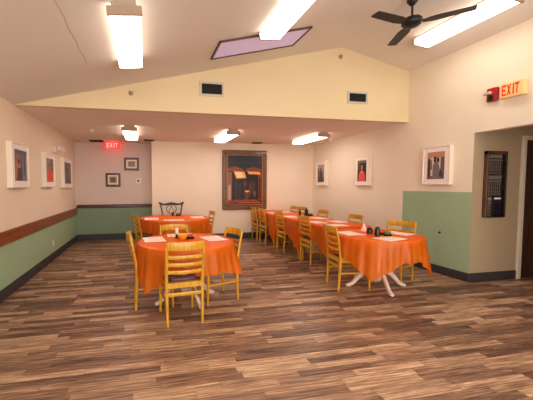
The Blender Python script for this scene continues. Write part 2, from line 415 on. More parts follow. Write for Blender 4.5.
porch = [(122, 108, 112), (rect(0, 0, .45, .75), (150, 96, 76)), (rect(.05, .1, .4, .65), (178, 122, 98)), (rect(.45, 0, 1, 1), (126, 122, 134)), (rect(.5, .1, .6, .9), (66, 60, 68)), (rect(.72, .2, .86, .95), (76, 74, 84)), (ell(.3, .62, .1, .08), (60, 40, 36)), ([(.15, 0), (.2, .4), (.5, .42), (.58, 0)], (74, 48, 46)), (rect(0, .86, 1, 1), (84, 78, 88))]
redcoat = [(160, 130, 112), (rect(0, .45, 1, 1), (150, 126, 112)), (rect(.55, .4, 1, 1), (116, 98, 90)), (ell(.42, .66, .17, .12), (70, 44, 36)), ([(.05, 0), (.1, .34), (.3, .5), (.66, .5), (.9, .3), (.95, 0)], (226, 70, 48)), (ell(.44, .64, .1, .09), (190, 138, 112))]
tall = [(120, 112, 110), (rect(.2, .05, .8, .95), (92, 84, 86)), (rect(.3, .1, .5, .85), (60, 54, 58)), (ell(.55, .78, .15, .07), (150, 110, 90)), (rect(.55, .3, .72, .7), (140, 126, 116)), (rect(0, 0, 1, .08), (70, 60, 58))]
PG = 'white shadow-box photographs on the side walls'
def on_right(y0, y1, z0, z1, paint, label, px0, px1):
    wall_frame('framed_photograph', (XR, (y0+y1)/2, (z0+z1)/2), -PI/2, abs(y1-y0), z1-z0, .075, .022, .07, paint, label, 'picture', PG, M['frame'], M['mattboard'])
def on_left(y0, y1, z0, z1, paint, label):
    wall_frame('framed_photograph', (XL, (y0+y1)/2, (z0+z1)/2), PI/2, abs(y1-y0), z1-z0, .075, .022, .075, paint, label, 'picture', PG, M['frame'], M['mattboard'])
on_right(7.385, 7.87, 1.438, 2.09, figure, 'white framed photo of a dark standing figure, near the back corner above the tables', 0, 0)
on_right(5.78, 6.24, 1.437, 2.078, woman, 'white framed photo of a long-haired woman in a salmon pink top', 0, 0)
on_right(4.0, 4.49, 1.452, 2.075, twomen, 'white framed photo of two people in grey, hung above the green wall patch', 0, 0)
on_left(4.57, 5.19, 1.425, 2.05, porch, 'white framed photo in brown and violet tones, nearest to us above the wooden rail')
on_left(5.96, 6.57, 1.425, 2.05, redcoat, 'white framed photo with a bright red garment, hung below the emergency light')
on_left(7.23, 8.0, 1.405, 2.07, tall, 'white framed photo with a narrow dark print, closest to the back corner by the rail')

medal = [(176, 150, 116), (rect(.08, .08, .92, .92), (150, 126, 92)), (rect(.2, .2, .8, .8), (120, 108, 78)), (ell(.5, .5, .3, .3), (58, 62, 48)), (ell(.5, .5, .18, .18), (98, 92, 66)), (ell(.5, .5, .08, .08), (50, 52, 42))]
medal2 = [(176, 150, 116), (rect(.1, .1, .9, .9), (134, 120, 94)), (rect(.22, .22, .78, .78), (84, 84, 66)), ([(.5, .25), (.75, .5), (.5, .75), (.25, .5)], (150, 132, 98)), (ell(.5, .5, .1, .1), (60, 58, 48))]
SG = 'small square pictures on the recess wall'
wall_frame('framed_print', (-.833, YR, 1.606), 0, .376, .36, .03, .055, .035, medal, 'small dark framed square print with a round medallion, above the rail under the exit sign', 'picture', SG, M['walnut'], M['tabletop'])
wall_frame('framed_print', (-.351, YR, 2.03), 0, .386, .34, .03, .055, .035, medal2, 'small dark framed square print with a diamond motif, hung higher above the thermostat', 'picture', SG, M['walnut'], M['tabletop'])

shop = [(26, 18, 20), (rect(0, .72, 1, 1), (22, 24, 26)), (rect(0, .84, 1, .87), (44, 40, 40)), (rect(.04, .92, .9, .935), (38, 36, 40)), (rect(0, .06, .12, .66), (150, 82, 36)), (rect(.02, .1, .09, .4), (190, 150, 130)),
        (rect(.88, .08, 1, .66), (120, 58, 28)), (rect(.9, .12, .96, .55), (84, 38, 22)), ([(0, .68), (.0, .74), (.22, .78), (.46, .72), (.46, .68)], (140, 66, 28)), ([(.5, .68), (.52, .73), (.75, .77), (1, .72), (1, .68)], (130, 60, 26)),
        ([(.17, .68), (.48, .67), (.53, .54), (.25, .53)], (236, 178, 104)), ([(.2, .66), (.4, .655), (.44, .56), (.28, .555)], (248, 206, 140)), ([(.56, .68), (.93, .67), (.96, .61), (.6, .62)], (226, 150, 78)), ([(.6, .66), (.9, .655), (.9, .635), (.62, .64)], (244, 190, 120)),
        (rect(.18, .1, .4, .52), (34, 24, 28)), (rect(.22, .14, .27, .48), (70, 46, 38)), (rect(.33, .12, .37, .44), (60, 50, 62)), (rect(.44, .08, .56, .5), (66, 30, 24)), (ell(.5, .42, .05, .05), (96, 54, 40)),
        (rect(.58, .12, .84, .5), (40, 30, 30)), (ell(.7, .34, .1, .12), (78, 48, 34)), (rect(.62, .16, .66, .4), (92, 60, 44)), (rect(.76, .14, .8, .46), (58, 44, 50)), (ell(.56, .27, .07, .02), (240, 170, 90)), (rect(.5, .08, .6, .25), (110, 60, 38)), (ell(.78, .22, .04, .06), (120, 72, 50)),
        (rect(0, 0, 1, .06), (120, 50, 34)), ([(.1, .06), (.9, .06), (.82, .1), (.2, .1)], (150, 70, 46)), (rect(.3, .03, .95, .05), (176, 92, 56))]
pe = wall_frame('painting', (2.645, YB, 1.593), 0, 1.254, 1.598, .06, .12, .02, shop, 'large dark painting of a lit shopfront with awnings in a wide brown frame', 'painting', None, M['brown'], M['gold'], .02)

# ------------------------------------------------------------------ vents, signs, small wall things
def wall_vent(x0, x1, z0, z1, label):
    e = empty('wall_vent', ((x0+x1)/2, YS, (z0+z1)/2), 0, label, 'vent', 'air vents on the gable wall'); w, h = (x1-x0)/2, (z1-z0)/2; bd = .035
    MB().box(-w, w, -.015, 0, h-bd, h, bev=.003).box(-w, w, -.015, 0, -h, -h+bd, bev=.003).box(-w, -w+bd, -.015, 0, -h+bd, h-bd, bev=.003).box(w-bd, w, -.015, 0, -h+bd, h-bd, bev=.003).build('vent_frame', M['ventf'], e)
    b = MB().box(-w+bd, w-bd, -.003, -.001, -h+bd, h-bd)
    n = 8
    for i in range(n):
        z = -h+bd+(2*h-2*bd)*(i+.5)/n
        b.add([(-w+bd, -.012, z-.006), (w-bd, -.012, z-.006), (w-bd, -.004, z+.006), (-w+bd, -.004, z+.006)], [[0, 1, 2, 3]])
    b.build('louvre', M['vent'], e)
wall_vent(.85, 1.245, 2.85, 3.075, 'dark louvred vent in a pale frame on the gable, under the skylight')
wall_vent(3.44, 3.835, 2.863, 3.07, 'dark louvred vent in a pale frame on the gable, below the ridge')
def ceil_vent(x0, x1, y0, y1, label):
    o = MB().box(x0, x1, y0, y1, ZC-.012, ZC, bev=.003)
    n = 4
    for i in range(n):
        y = y0+.02+(y1-y0-.04)*(i+.5)/n; o.box(x0+.02, x1-.02, y-.008, y+.008, ZC-.018, ZC-.01)
    tag(o.build('ceiling_vent', M['vent']), label, 'vent', 'dark vents on the low ceiling')
ceil_vent(-.02, .24, 7.9, 8.08, 'dark slotted ceiling vent by the corner where the recess begins')
ceil_vent(2.8, 3.08, 7.88, 8.06, 'dark slotted ceiling vent over the edge of the large painting')
ceil_vent(-1.36, -1.02, 8.2, 8.5, 'dark slotted panel on the low ceiling next to the red exit sign')  # dark slotted panel, same shape as the two vents

LET = {'E': [(0, 0, .22, 1), (0, 0, 1, .17), (0, .415, .85, .585), (0, .83, 1, 1)], 'I': [(.36, 0, .64, 1)], 'T': [(.38, 0, .62, 1), (0, .83, 1, 1)]}
def letters(mb, x0, x1, z0, z1, y, t=.004):
    """EXIT across local x, z up, front towards -y"""
    n = 4; wd = (x1-x0)/3.75; xs = [x0, x0+wd*1.05, x0+wd*2.0, x0+wd*2.75]
    for ch, x in zip('EXIT', xs):
        W = wd*.88; H = z1-z0
        if ch == 'X':
            for a, c in ((0, 1), (1, 0)):
                s0 = .26*W; xa, xb = x+a*(W-s0), x+c*(W-s0)
                mb.add([(xa, y-t, z0), (xa+s0, y-t, z0), (xb+s0, y-t, z1), (xb, y-t, z1), (xa, y, z0), (xa+s0, y, z0), (xb+s0, y, z1), (xb, y, z1)],
                       [[0, 1, 2, 3], [0, 4, 5, 1], [1, 5, 6, 2], [2, 6, 7, 3], [3, 7, 4, 0]])
        else:
            for (a, b_, c, d_) in LET[ch]: mb.box(x+a*W, x+c*W, y-t, y, z0+b_*H, z0+d_*H)
    return mb
e = empty('exit_sign', (XR, 3.22, 2.675), -PI/2, 'tan box exit sign with red EXIT letters on the wall above the opening', 'exit sign')
MB().box(-.125, .145, -.075, 0, -.095, .095, bev=.008).build('sign_box', M['exitface'], e)
letters(MB(), -.095, .105, -.068, .068, -.075).build('sign_lettering', M['redlit'], e)
e = empty('exit_sign', (-.81, 8.42, ZC), 0, 'glowing red exit sign hanging from the low ceiling in front of the recess', 'exit sign')
MB().box(-.06, .06, -.03, .03, -.012, 0).build('bracket', M['frame'], e)
MB().box(-.19, .19, -.03, .03, -.185, -.012, bev=.008).build('sign_box', M['exitred'], e)
letters(MB(), -.14, .14, -.155, -.045, -.03).build('sign_lettering', M['exitpale'], e)
e = empty('fire_alarm', (XR, 3.47, 2.675), -PI/2, 'red fire alarm with a silver strobe beside the tan exit sign', 'fire alarm')
MB().box(-.06, .07, -.05, 0, -.09, .09, bev=.008).build('alarm_body', M['red'], e)
MB().box(-.075, .03, -.10, -.05, .0, .04, bev=.01).build('strobe', M['chrome'], e)
MB().lathe([(.0, -.055), (.035, -.055), (.04, -.049), (.0, -.049)], c=(.0, 0, -.045), axis='y', n=16).build('horn', M['black'], e)
# emergency light
e = empty('emergency_light', (XL, 6.9, 2.18), PI/2, 'white emergency light with two round lamp heads high on the wall above the rail', 'emergency light')
MB().box(-.2, .2, -.06, 0, -.06, .06, bev=.01).build('light_body', M['frame'], e)
for sx in (-.13, .13):
    MB().lathe([(.0, -.15), (.05, -.15), (.058, -.13), (.05, -.085), (.02, -.06), (.0, -.06)], c=(sx, 0, .02), axis='y', n=20).build('lamp_head', M['white'], e)
# thermostat, switch, outlets, detectors
e = empty('thermostat', (-.18, YR, 1.575), 0, 'small white thermostat on the recess wall beneath the diamond print', 'thermostat')
MB().box(-.08, .08, -.03, 0, -.075, .075, bev=.008).build('cover', M['white'], e); MB().box(-.025, .025, -.034, -.03, -.02, .03).build('screen', M['black'], e)
def plate(name, loc, rz, label, cat, kind):
    e = empty(name, loc, rz, label, cat)
    MB().box(-.036, .036, -.008, 0, -.06, .06, bev=.003).build('cover_plate', M['white'], e)
    if kind == 's': MB().box(-.008, .008, -.018, -.008, -.012, .012).build('toggle', M['white'], e)
    else:
        for z in (-.022, .022): MB().box(-.016, .016, -.011, -.008, z-.013, z+.013, bev=.002).build('socket', M['frame'], e)
plate('light_switch', (XL, 8.17, 1.2), PI/2, 'small pale light switch plate near the back corner above the rail', 'light switch', 's')
plate('wall_outlet', (XL, 6.55, .33), PI/2, 'small white outlet plate on the green wall below the wooden rail', 'outlet', 'o')
tag(MB().lathe([(.0, -.025), (.010, -.025), (.012, -.012), (.018, -.006), (.018, 0), (.0, 0)], c=(0, 0, 0), axis='x', n=16).build('wall_bumper', M['black']), 'small dark round wall bumper on the green wall patch behind the oval-clothed table', 'wall fitting')
bpy.data.objects['wall_bumper'].location = (XR, 4.19, .675)
bpy.data.objects['wall_bumper']['label'] = 'small dark round wall bumper low on the green wall patch'
def sensor(loc, axis, r, label, m=M['white'], grp=None):
    o = MB()
    if axis == 'c': o.lathe([(0, -.05), (r*.35, -.05), (r*.45, -.03), (r, -.02), (r, 0), (0, 0)], n=20)
    else: o.lathe([(0, -.05), (r*.35, -.05), (r*.5, -.03), (r, -.015), (r, 0), (0, 0)], n=20, axis='y')
    ob = o.build('sprinkler_head', m); ob.location = loc; tag(ob, label, 'sprinkler', 'sprinkler heads')
sensor((-1.05, 6.77, ZC), 'c', .045, 'small white sprinkler head on the low ceiling near the railed side wall')
sensor((4.5, 6.99, ZC), 'c', .045, 'small white sprinkler head on the low ceiling close to the photographs')
sensor((3.294, YS, 3.633), 'w', .035, 'small round sprinkler head on the gable just under the ridge', M['metal'])
sensor((-.19, YS, 2.83), 'w', .035, 'small pale sprinkler head low on the gable beside the end-on light fixture', M['metal'])

# brochure rack
e = empty('brochure_rack', (5.06, ALY-.006, .97), 0, 'dark wire brochure rack in a brown frame on the alcove wall', 'brochure rack')
w, H = .185, .97
MB().box(-w, -w+.03, -.06, -.006, 0, H, bev=.004).build('side_post', M['rackwood'], e); MB().box(w-.03, w, -.06, -.006, 0, H, bev=.004).build('side_post', M['wire'], e)
MB().box(-w, w, -.06, -.006, H-.05, H, bev=.004).build('top_rail', M['rackwood'], e)
MB().box(-w+.03, w-.03, -.006, 0, 0, H-.05).build('back_panel', M['grey'], e)
for k, z in enumerate((.0, .31, .62)):
    p = MB()
    for i in range(9): x = -w+.03+(2*w-.06)*i/8; p.sweep([(x, -.055, z), (x, -.055, z+.2)], .006, .006, n=6)
    for j in range(5): p.sweep([(-w+.03, -.055, z+.05*j), (w-.03, -.055, z+.05*j)], .008, .008, n=6)
    p.sweep([(-w+.03, -.055, z+.24), (w-.03, -.055, z+.24)], .014, .014, n=6)
    p.box(-w+.03, w-.03, -.055, -.006, z, z+.008)
    p.build('wire_pocket', M['wire'], e)
def brochure(x, w, h, z, y, m, label, band):
    e2 = empty('brochure', (5.06+x, ALY-.006+y, .97+z), 0, label, 'brochure', 'brochures in the wire rack')
    MB().box(-w/2, w/2, -.02, 0, 0, h, bev=.002).build('cover', m, e2)
    if band: MB().box(-w*.35, w*.35, -.0225, -.02, h*.84, h*.92).build('title_band', M['paper'], e2)
brochure(.055, .17, .30, .012, -.015, M['purple'], 'dark purple brochure with a pale title band in the bottom rack pocket', True)
brochure(-.09, .08, .28, .012, -.015, M['grey'], 'narrow grey leaflet beside the purple brochure in the bottom rack pocket', False)

# ------------------------------------------------------------------ ladder-back chairs
def make_chair():
    e = empty('ladder_back_chair', (0, 0, 0), 0, '-', 'chair')
    # seat on the origin, facing +y
    def post_xy(z):
        if z < .46: y = -.215-.02*((.46-z)/.46)**1.5
        else: y = -.215-.075*((z-.46)/.42)**1.3
        return y
    for sx in (-1, 1):
        zs = [0, .12, .25, .38, .46, .56, .66, .76, .84, .88]
        MB().sweep([(sx*(.185+.012*(z/.88)), post_xy(z), z) for z in zs], [.028, .03, .033, .036, .036, .034, .032, .03, .028, .024], [.03, .033, .036, .04, .04, .036, .032, .028, .026, .024], ref=(0, 1, 0)).build('leg', M['honey'], e)
    for sx in (-1, 1):
        MB().sweep([(sx*.19, .2, 0), (sx*.19, .195, .2), (sx*.19, .19, .42)], [.026, .032, .038], [.026, .032, .038], ref=(0, 1, 0)).build('leg', M['honey'], e)
    def bow(z, dep, sag, n=9, xw=.185):
        return [(x, post_xy(z)-dep*(1-(x/xw)**2)+sag, z) for x in [xw*(2*i/(n-1)-1) for i in range(n)]]
    MB().sweep(bow(.842, .045, .0), .02, .088, n=8, rnd=.45).build('top_rail', M['honey'], e)
    for z in (.725, .645, .565): MB().sweep(bow(z, .042, 0), .016, .038, n=8, rnd=.5).build('slat', M['honey'], e)
    fr = MB()
    fr.box(-.18, .18, -.235, -.205, .395, .45).box(-.19, .19, .175, .2, .39, .45)
    for sx in (-1, 1): fr.box(min(sx*.178, sx*.2), max(sx*.178, sx*.2), -.215, .19, .39, .45)
    fr.build('seat_frame', M['honey'], e)
    # cushion: rounded, wider at the front
    c = MB(); rings = []; n = 28
    for (k, z) in ((.93, .448), (1.0, .458), (1.0, .478), (.965, .494), (.86, .503), (.5, .508), (.02, .509)):
        ring = []
        for i in range(n):
            a = 2*PI*i/n; ca, sa = math.cos(a), math.sin(a)
            x = .205*math.copysign(abs(ca)**.45, ca); y = .205*math.copysign(abs(sa)**.45, sa)
            x *= 1+.06*(y/.2); ring.append((x*k, y*k, z))
        rings += ring
    fs = []
    for j in range(6):
        for i in range(n): fs.append([j*n+i, j*n+(i+1) % n, (j+1)*n+(i+1) % n, (j+1)*n+i])
    fs += [list(range(n-1, -1, -1)), [6*n+i for i in range(n)]]
    c.add(rings, fs, sm=True); c.build('seat', M['maroon'], e)
    MB().sweep([(-.185, -.222, .325), (.185, -.222, .325)], .018, .04, n=8).build('stretcher', M['honey'], e)
    for sx in (-1, 1): MB().sweep([(sx*.186, -.22, .24), (sx*.19, .19, .24)], .018, .026, n=8).build('stretcher', M['honey'], e)
    return e
G1 = 'ladder-back chairs around the nearest round table'; G2 = 'ladder-back chairs around the far round table'; G3 = 'ladder-back chairs along the row of tables'
def ang(dx, dy): return math.atan2(dy, dx)-PI/2
T1 = (.49, 3.87); T2 = (.62, 6.72); T3 = (3.19, 3.80)
chairs = [
    (.365, 3.40, ang(-.11, .99), 'honey wood ladder-back chair with its back squarely to us at the nearer round table', G1),
    (.10, 3.86, ang(1, .05), 'ladder-back chair seen edge-on at the nearer round table, on the side of the railed wall', G1),
    (.86, 3.86, ang(-.96, -.27), 'ladder-back chair at the nearer round table, partly behind the hanging cloth tip', G1),
    (.43, 4.24, ang(.1, -1), 'ladder-back chair between the two round tables, its top rail showing behind the candle', G1),
    (.07, 6.35, ang(1, .3), 'ladder-back chair at the far round table, in front of the recess', G2),
    (1.15, 6.65, ang(-1, -.05), 'ladder-back chair at the far round table, below the large painting', G2),
    (2.84, 3.92, ang(1, -.15), 'ladder-back chair with a maroon seat drawn up to the round table that has white feet', G3),
    (3.69, 4.05, ang(-.82, -.4), 'ladder-back chair behind the white-footed round table, in front of the green wall patch', G3),
    (3.14, 5.28, ang(1, 0), 'ladder-back chair on the aisle side of the first rectangular table', G3),
    (3.14, 6.38, ang(1, 0), 'ladder-back chair on the aisle side of the middle rectangular table', G3),
    (3.10, 7.34, ang(1, 0), 'ladder-back chair on the aisle side of the last rectangular table, second from the back wall', G3),
    (3.06, 7.82, ang(1, 0), 'ladder-back chair on the aisle side next to the back wall, under the painting corner', G3),
    (3.66, 5.26, ang(-1, 0), 'ladder-back chair on the wall side of the first rectangular table', G3),
    (3.68, 6.40, ang(-1, 0), 'ladder-back chair on the wall side of the middle rectangular table', G3),
    (3.70, 7.38, ang(-1, 0), 'ladder-back chair on the wall side of the last table, behind the tall dark bottle', G3),
    (3.70, 7.84, ang(-1, 0), 'ladder-back chair on the wall side of the last table, nearest the back corner', G3),
]
proto = make_chair()
for i, (x, y, a, lb, g) in enumerate(chairs):
    o = proto if i == 0 else copy_tree(proto)
    o.location = (x, y, 0); o.rotation_euler = (0, 0, a); tag(o, lb, 'chair', g)

# dark carved chair behind the far table
e = empty('carved_chair', (.64, 7.60, 0), PI, 'dark carved chair with a pierced splat behind the far round table', 'chair')
for sx in (-1, 1):
    MB().sweep([(sx*.20, -.23, 0), (sx*.2, -.215, .44), (sx*.215, -.225, .6), (sx*.245, -.25, .85), (sx*.275, -.265, 1.0)], [.035, .04, .036, .034, .04], [.035, .04, .034, .03, .034], ref=(0, 1, 0)).build('leg', M['dark'], e)
    MB().sweep([(sx*.25, .215, 0), (sx*.25, .21, .03), (sx*.235, .19, .2), (sx*.25, .205, .36), (sx*.24, .2, .44)], [.05, .04, .032, .05, .05], [.05, .04, .032, .05, .05], ref=(0, 1, 0)).build('leg', M['dark'], e)
cp = [(-.315, -.268, 1.022), (-.285, -.266, 1.012), (-.23, -.266, .985), (-.15, -.272, .978), (-.07, -.276, .992), (0, -.278, 1.0), (.07, -.276, .992), (.15, -.272, .978), (.23, -.266, .985), (.285, -.266, 1.012), (.315, -.268, 1.022)]
MB().sweep(cp, .03, [.04, .045, .042, .046, .06, .07, .06, .046, .042, .045, .04], rnd=.8).build('crest_rail', M['dark'], e)
sp = MB()
for sx in (-1, 1):
    sp.sweep([(sx*.05, -.274, .97), (sx*.13, -.27, .88), (sx*.10, -.262, .79), (-sx*.03, -.25, .70), (-sx*.09, -.24, .62), (-sx*.05, -.228, .50)], .018, .03, ref=(0, 1, 0))
    sp.sweep([(sx*.03, -.274, .97), (-sx*.03, -.27, .88), (-sx*.06, -.262, .78), (sx*.04, -.245, .64), (sx*.08, -.228, .5)], .016, .024, ref=(0, 1, 0))
sp.sweep([(-.1, -.228, .49), (.1, -.228, .49)], .02, .05); sp.build('splat', M['dark'], e)
MB().box(-.245, .245, -.225, .215, .40, .46, bev=.01).build('seat_frame', M['dark'], e)
MB().box(-.23, .23, -.195, .2, .46, .495, bev=.02).build('seat', M['maroon'], e)

# ------------------------------------------------------------------ tables
def pedestal_table(c, r, rot, label, group):
    e = empty('round_table', (c[0], c[1], 0), rot, label, 'table', group)
    MB().lathe([(0, .715), (r-.03, .715), (r-.012, .722), (r-.008, .738), (r-.012, .75), (r-.03, .755), (0, .755)], n=56).build('tabletop', M['tabletop'], e)
    MB().lathe([(0, .10), (.06, .10), (.075, .14), (.085, .2), (.06, .26), (.05, .34), (.07, .44), (.075, .5), (.055, .58), (.05, .66), (.1, .7), (.14, .715), (0, .715)], n=24).build('pedestal', M['pedestal'], e)
    for k in range(4):
        a = k*PI/2; ca, sa = math.cos(a), math.sin(a)
        pr = [(.05, .20), (.12, .235), (.2, .205), (.27, .13), (.33, .06), (.38, .035), (.415, .03)]
        MB().sweep([(ca*q, sa*q, z) for q, z in pr], [.05, .055, .055, .05, .05, .06, .045], [.09, .08, .075, .065, .055, .055, .04], n=10, rnd=.85).build('foot', M['pedestal'], e)
    return e
TG = 'round pedestal tables'
pedestal_table(T1, .585, math.radians(20), 'round table under orange cloth with a candle, nearest of the two by the railed wall', TG)
pedestal_table(T2, .725, math.radians(10), 'round table under orange cloth in front of the dark carved chair', TG)
pedestal_table(T3, .55, math.radians(-12), 'round table on curved white feet at the near end of the long row', TG)
def rect_table(x0, x1, y0, y1, label):
    cx, cy = (x0+x1)/2, (y0+y1)/2; w, d_ = (x1-x0)/2, (y1-y0)/2
    e = empty('rectangular_table', (cx, cy, 0), 0, label, 'table', 'rectangular tables in the row')
    MB().box(-w, w, -d_, d_, .722, .755, bev=.006).build('tabletop', M['tabletop'], e)
    MB().box(-w+.06, w-.06, -d_+.05, -d_+.07, .65, .722).box(-w+.06, w-.06, d_-.07, d_-.05, .65, .722).box(-w+.06, -w+.08, -d_+.07, d_-.07, .65, .722).box(w-.08, w-.06, -d_+.07, d_-.07, .65, .722).build('apron', M['honey'], e)
    for sx in (-1, 1):
        for sy in (-1, 1):
            x, y = sx*(w-.055), sy*(d_-.05)
            MB().sweep([(x, y, 0), (x, y, .4), (x, y, .722)], [.042, .055, .06], [.042, .055, .06], ref=(0, 1, 0), rnd=.4).build('leg', M['honey'], e)
RT = [(2.93, 3.72, 4.60, 5.58), (2.93, 3.72, 5.64, 6.74), (2.92, 3.70, 6.82, 8.08)]
rect_table(*RT[0], 'wooden rectangular table under orange cloth, right behind the white-footed round table')
rect_table(*RT[1], 'wooden rectangular table under orange cloth in the middle of the row, with tall bottles')
rect_table(*RT[2], 'wooden rectangular table under orange cloth against the back wall')

# ---- cloths: boundary points with outward normals, a hem drop per point
def drape(name, centre, bpts, drop, flare, label, seed, fold=.02, freq=9):
    """bpts: list of (x,y,nx,ny,s) local; drop(x,y)->m ; flare(x,y)->m"""
    n = len(bpts); rnd = random.Random(seed); ph = [rnd.uniform(0, 6.28) for _ in range(4)]
    vs = [(0, 0, .7605)]; fs = []; rings = []
    for k in (.35, .7, .93, 1.0):
        rings.append([(x*k, y*k, .7605) for x, y, nx, ny, s in bpts])
    rings.append([(x+nx*.009, y+ny*.009, .757) for x, y, nx, ny, s in bpts])
    T = 9
    for j in range(1, T+1):
        t = j/T; ring = []
        for x, y, nx, ny, s in bpts:
            d_ = drop(x, y); f = math.sin(s*freq+ph[0])*.6+math.sin(s*freq*1.73+ph[1])*.4+.35*math.sin(s*freq*.5+ph[2])
            o = .012+flare(x, y)*t**1.2+fold*(f+.6)*min(1, t*1.4)
            ring.append((x+nx*o, y+ny*o, .757-d_*t+.006*math.sin(s*freq*.7+ph[3])*t))
        rings.append(ring)
    for r_ in rings: vs += r_
    for i in range(n): fs.append([0, 1+i, 1+(i+1) % n])
    for j in range(len(rings)-1):
        for i in range(n): a = 1+j*n; fs.append([a+i, a+(i+1) % n, a+n+(i+1) % n, a+n+i])
    o = MB().add(vs, fs, sm=True).build(name, M['cloth']); o.location = (centre[0], centre[1], 0)
    return tag(o, label, 'tablecloth', 'orange tablecloths')
def ring_pts(r, n=280): return [(r*math.cos(a), r*math.sin(a), math.cos(a), math.sin(a), a*r) for a in [2*PI*i/n for i in range(n)]]
def bump(x, y, corners, base, wid=.42):
    a = math.atan2(y, x); v = base
    for deg, amt in corners:
        d_ = (a-math.radians(deg)+PI) % (2*PI)-PI
        v += amt*max(0, 1-abs(d_)/wid/1.3)**1.2
    return v
c1 = [(221, .22), (-27, .09), (120, .2), (48, .2)]
drape('tablecloth', T1, ring_pts(.592), lambda x, y: bump(x, y, c1, .28), lambda x, y: bump(x, y, [(221, .03), (-27, .09)], .012), 'orange tablecloth on the nearer round table, its corner hanging beside the chair seen edge-on', 3, .020, 33)
c2 = [(215, .22), (305, .22), (35, .2), (125, .2)]
drape('tablecloth', T2, ring_pts(.732), lambda x, y: bump(x, y, c2, .30), lambda x, y: .015, 'orange tablecloth on the far round table in front of the carved chair', 5, .022, 30)
c3 = [(226, .24), (-40, .26), (45, .2), (130, .15)]
drape('tablecloth', T3, ring_pts(.558), lambda x, y: bump(x, y, c3, .27, .5), lambda x, y: bump(x, y, [(226, .05), (-40, .05)], .012), 'orange tablecloth hanging in deep points on the white-footed round table', 8, .020, 34)
def rect_pts(w, d_, n=320, rc=.03):
    pts = []; P = 4*(w+d_)
    for i in range(n):
        s = P*i/n; q = s
        if q < 2*w: x, y, nx, ny = -w+q, -d_, 0, -1
        elif q < 2*w+2*d_: x, y, nx, ny = w, -d_+q-2*w, 1, 0
        elif q < 4*w+2*d_: x, y, nx, ny = w-(q-2*w-2*d_), d_, 0, 1
        else: x, y, nx, ny = -w, d_-(q-4*w-2*d_), -1, 0
        # soften normals near the corners
        cxn = max(0, (abs(x)-(w-rc))/rc); cyn = max(0, (abs(y)-(d_-rc))/rc)
        if cxn > 0 and cyn > 0:
            nx = math.copysign(cxn, x); ny = math.copysign(cyn, y); L = math.hypot(nx, ny); nx /= L; ny /= L
        pts.append((x, y, nx, ny, s))
    return pts
def rect_cloth(T, chair_ys, label, seed, base):
    cx, cy = (T[0]+T[1])/2, (T[2]+T[3])/2; w, d_ = (T[1]-T[0])/2+.004, (T[3]-T[2])/2+.004
    def drop(x, y):
        v = base
        k = max(0, 1-math.hypot(abs(x)-w, abs(y)-d_)/.3); v += .2*k
        if abs(x) > w-.01:
            for q in chair_ys:
                if abs(y+cy-q) < .3: v = min(v, .255+.9*max(0, abs(y+cy-q)-.2))
        return v
    drape('tablecloth', (cx, cy), rect_pts(w, d_), drop, lambda x, y: .004, label, seed, .012, 30)
rect_cloth(RT[0], [5.28], 'orange tablecloth on the first rectangular table behind the white-footed one', 11, .30)
rect_cloth(RT[1], [6.38], 'orange tablecloth on the middle rectangular table, under the bottles', 12, .36)
rect_cloth(RT[2], [7.34, 7.82], 'orange tablecloth on the rectangular table against the back wall', 13, .36)

# ------------------------------------------------------------------ things on the tables
ZT = .7625
def placemat(x, y, rz, label, group, w=.36, d_=.26):
    e = empty('paper_placemat', (x, y, ZT), rz, label, 'placemat', group)
    MB().box(-w/2, w/2, -d_/2, d_/2, 0, .0015).build('paper_sheet', M['paper'], e)
    b = MB(); z0, z1 = .0015, .0019
    b.box(-w*.42, w*.42, d_*.34, d_*.40, z0, z1)
    for k in range(4): b.box(-w*.40, -w*.05, d_*(.2-.14*k), d_*(.24-.14*k), z0, z1).box(w*.06, w*.40, d_*(.2-.14*k), d_*(.24-.14*k), z0, z1)
    b.build('printed_lines', M['paperprint'], e)
A1 = 'paper placemats on the nearer round table'; A2 = 'paper placemats on the far round table'; A3 = 'paper placemats on the white-footed round table'; A4 = 'paper placemats on the row of rectangular tables'
placemat(.10, 4.02, -PI/2+.1, 'pale paper placemat in front of the chair seen edge-on, nearer round table', A1)
placemat(.47, 4.29, PI, 'pale paper placemat on the far side of the nearer round table, behind the candle', A1)
placemat(.86, 3.93, PI/2+.2, 'pale paper placemat by the hanging cloth tip on the nearer round table', A1)
placemat(.43, 3.48, 0, 'pale paper placemat just over the top rail of the chair with its back to us', A1)
placemat(.12, 6.55, -PI/2, 'pale paper placemat on the far round table, recess side', A2, .4, .28)
placemat(1.1, 6.66, PI/2, 'pale paper placemat on the far round table, painting side', A2, .4, .28)
placemat(.55, 6.2, 0, 'pale paper placemat on the near edge of the far round table', A2, .4, .28)
placemat(2.85, 3.93, -PI/2, 'pale paper placemat on the white-footed table in front of the maroon-seated chair', A3)
placemat(3.06, 3.42, .3, 'pale paper placemat at the front edge of the white-footed round table', A3)
placemat(3.52, 3.78, PI/2+.3, 'pale paper placemat on the white-footed table on the green wall side', A3)
placemat(3.12, 5.25, -PI/2, 'pale paper placemat on the first rectangular table, aisle side', A4)
placemat(3.54, 5.25, PI/2, 'pale paper placemat on the first rectangular table, wall side', A4)
placemat(3.2, 4.78, 0, 'pale paper placemat across the near end of the first rectangular table', A4)
placemat(3.12, 6.3, -PI/2, 'pale paper placemat on the middle rectangular table, aisle side', A4)
placemat(3.54, 5.9, PI/2, 'pale paper placemat on the middle rectangular table, wall side', A4)
placemat(3.12, 7.3, -PI/2, 'pale paper placemat on the last rectangular table, aisle side', A4)
placemat(3.5, 7.4, PI/2, 'pale paper placemat on the last rectangular table, wall side', A4)

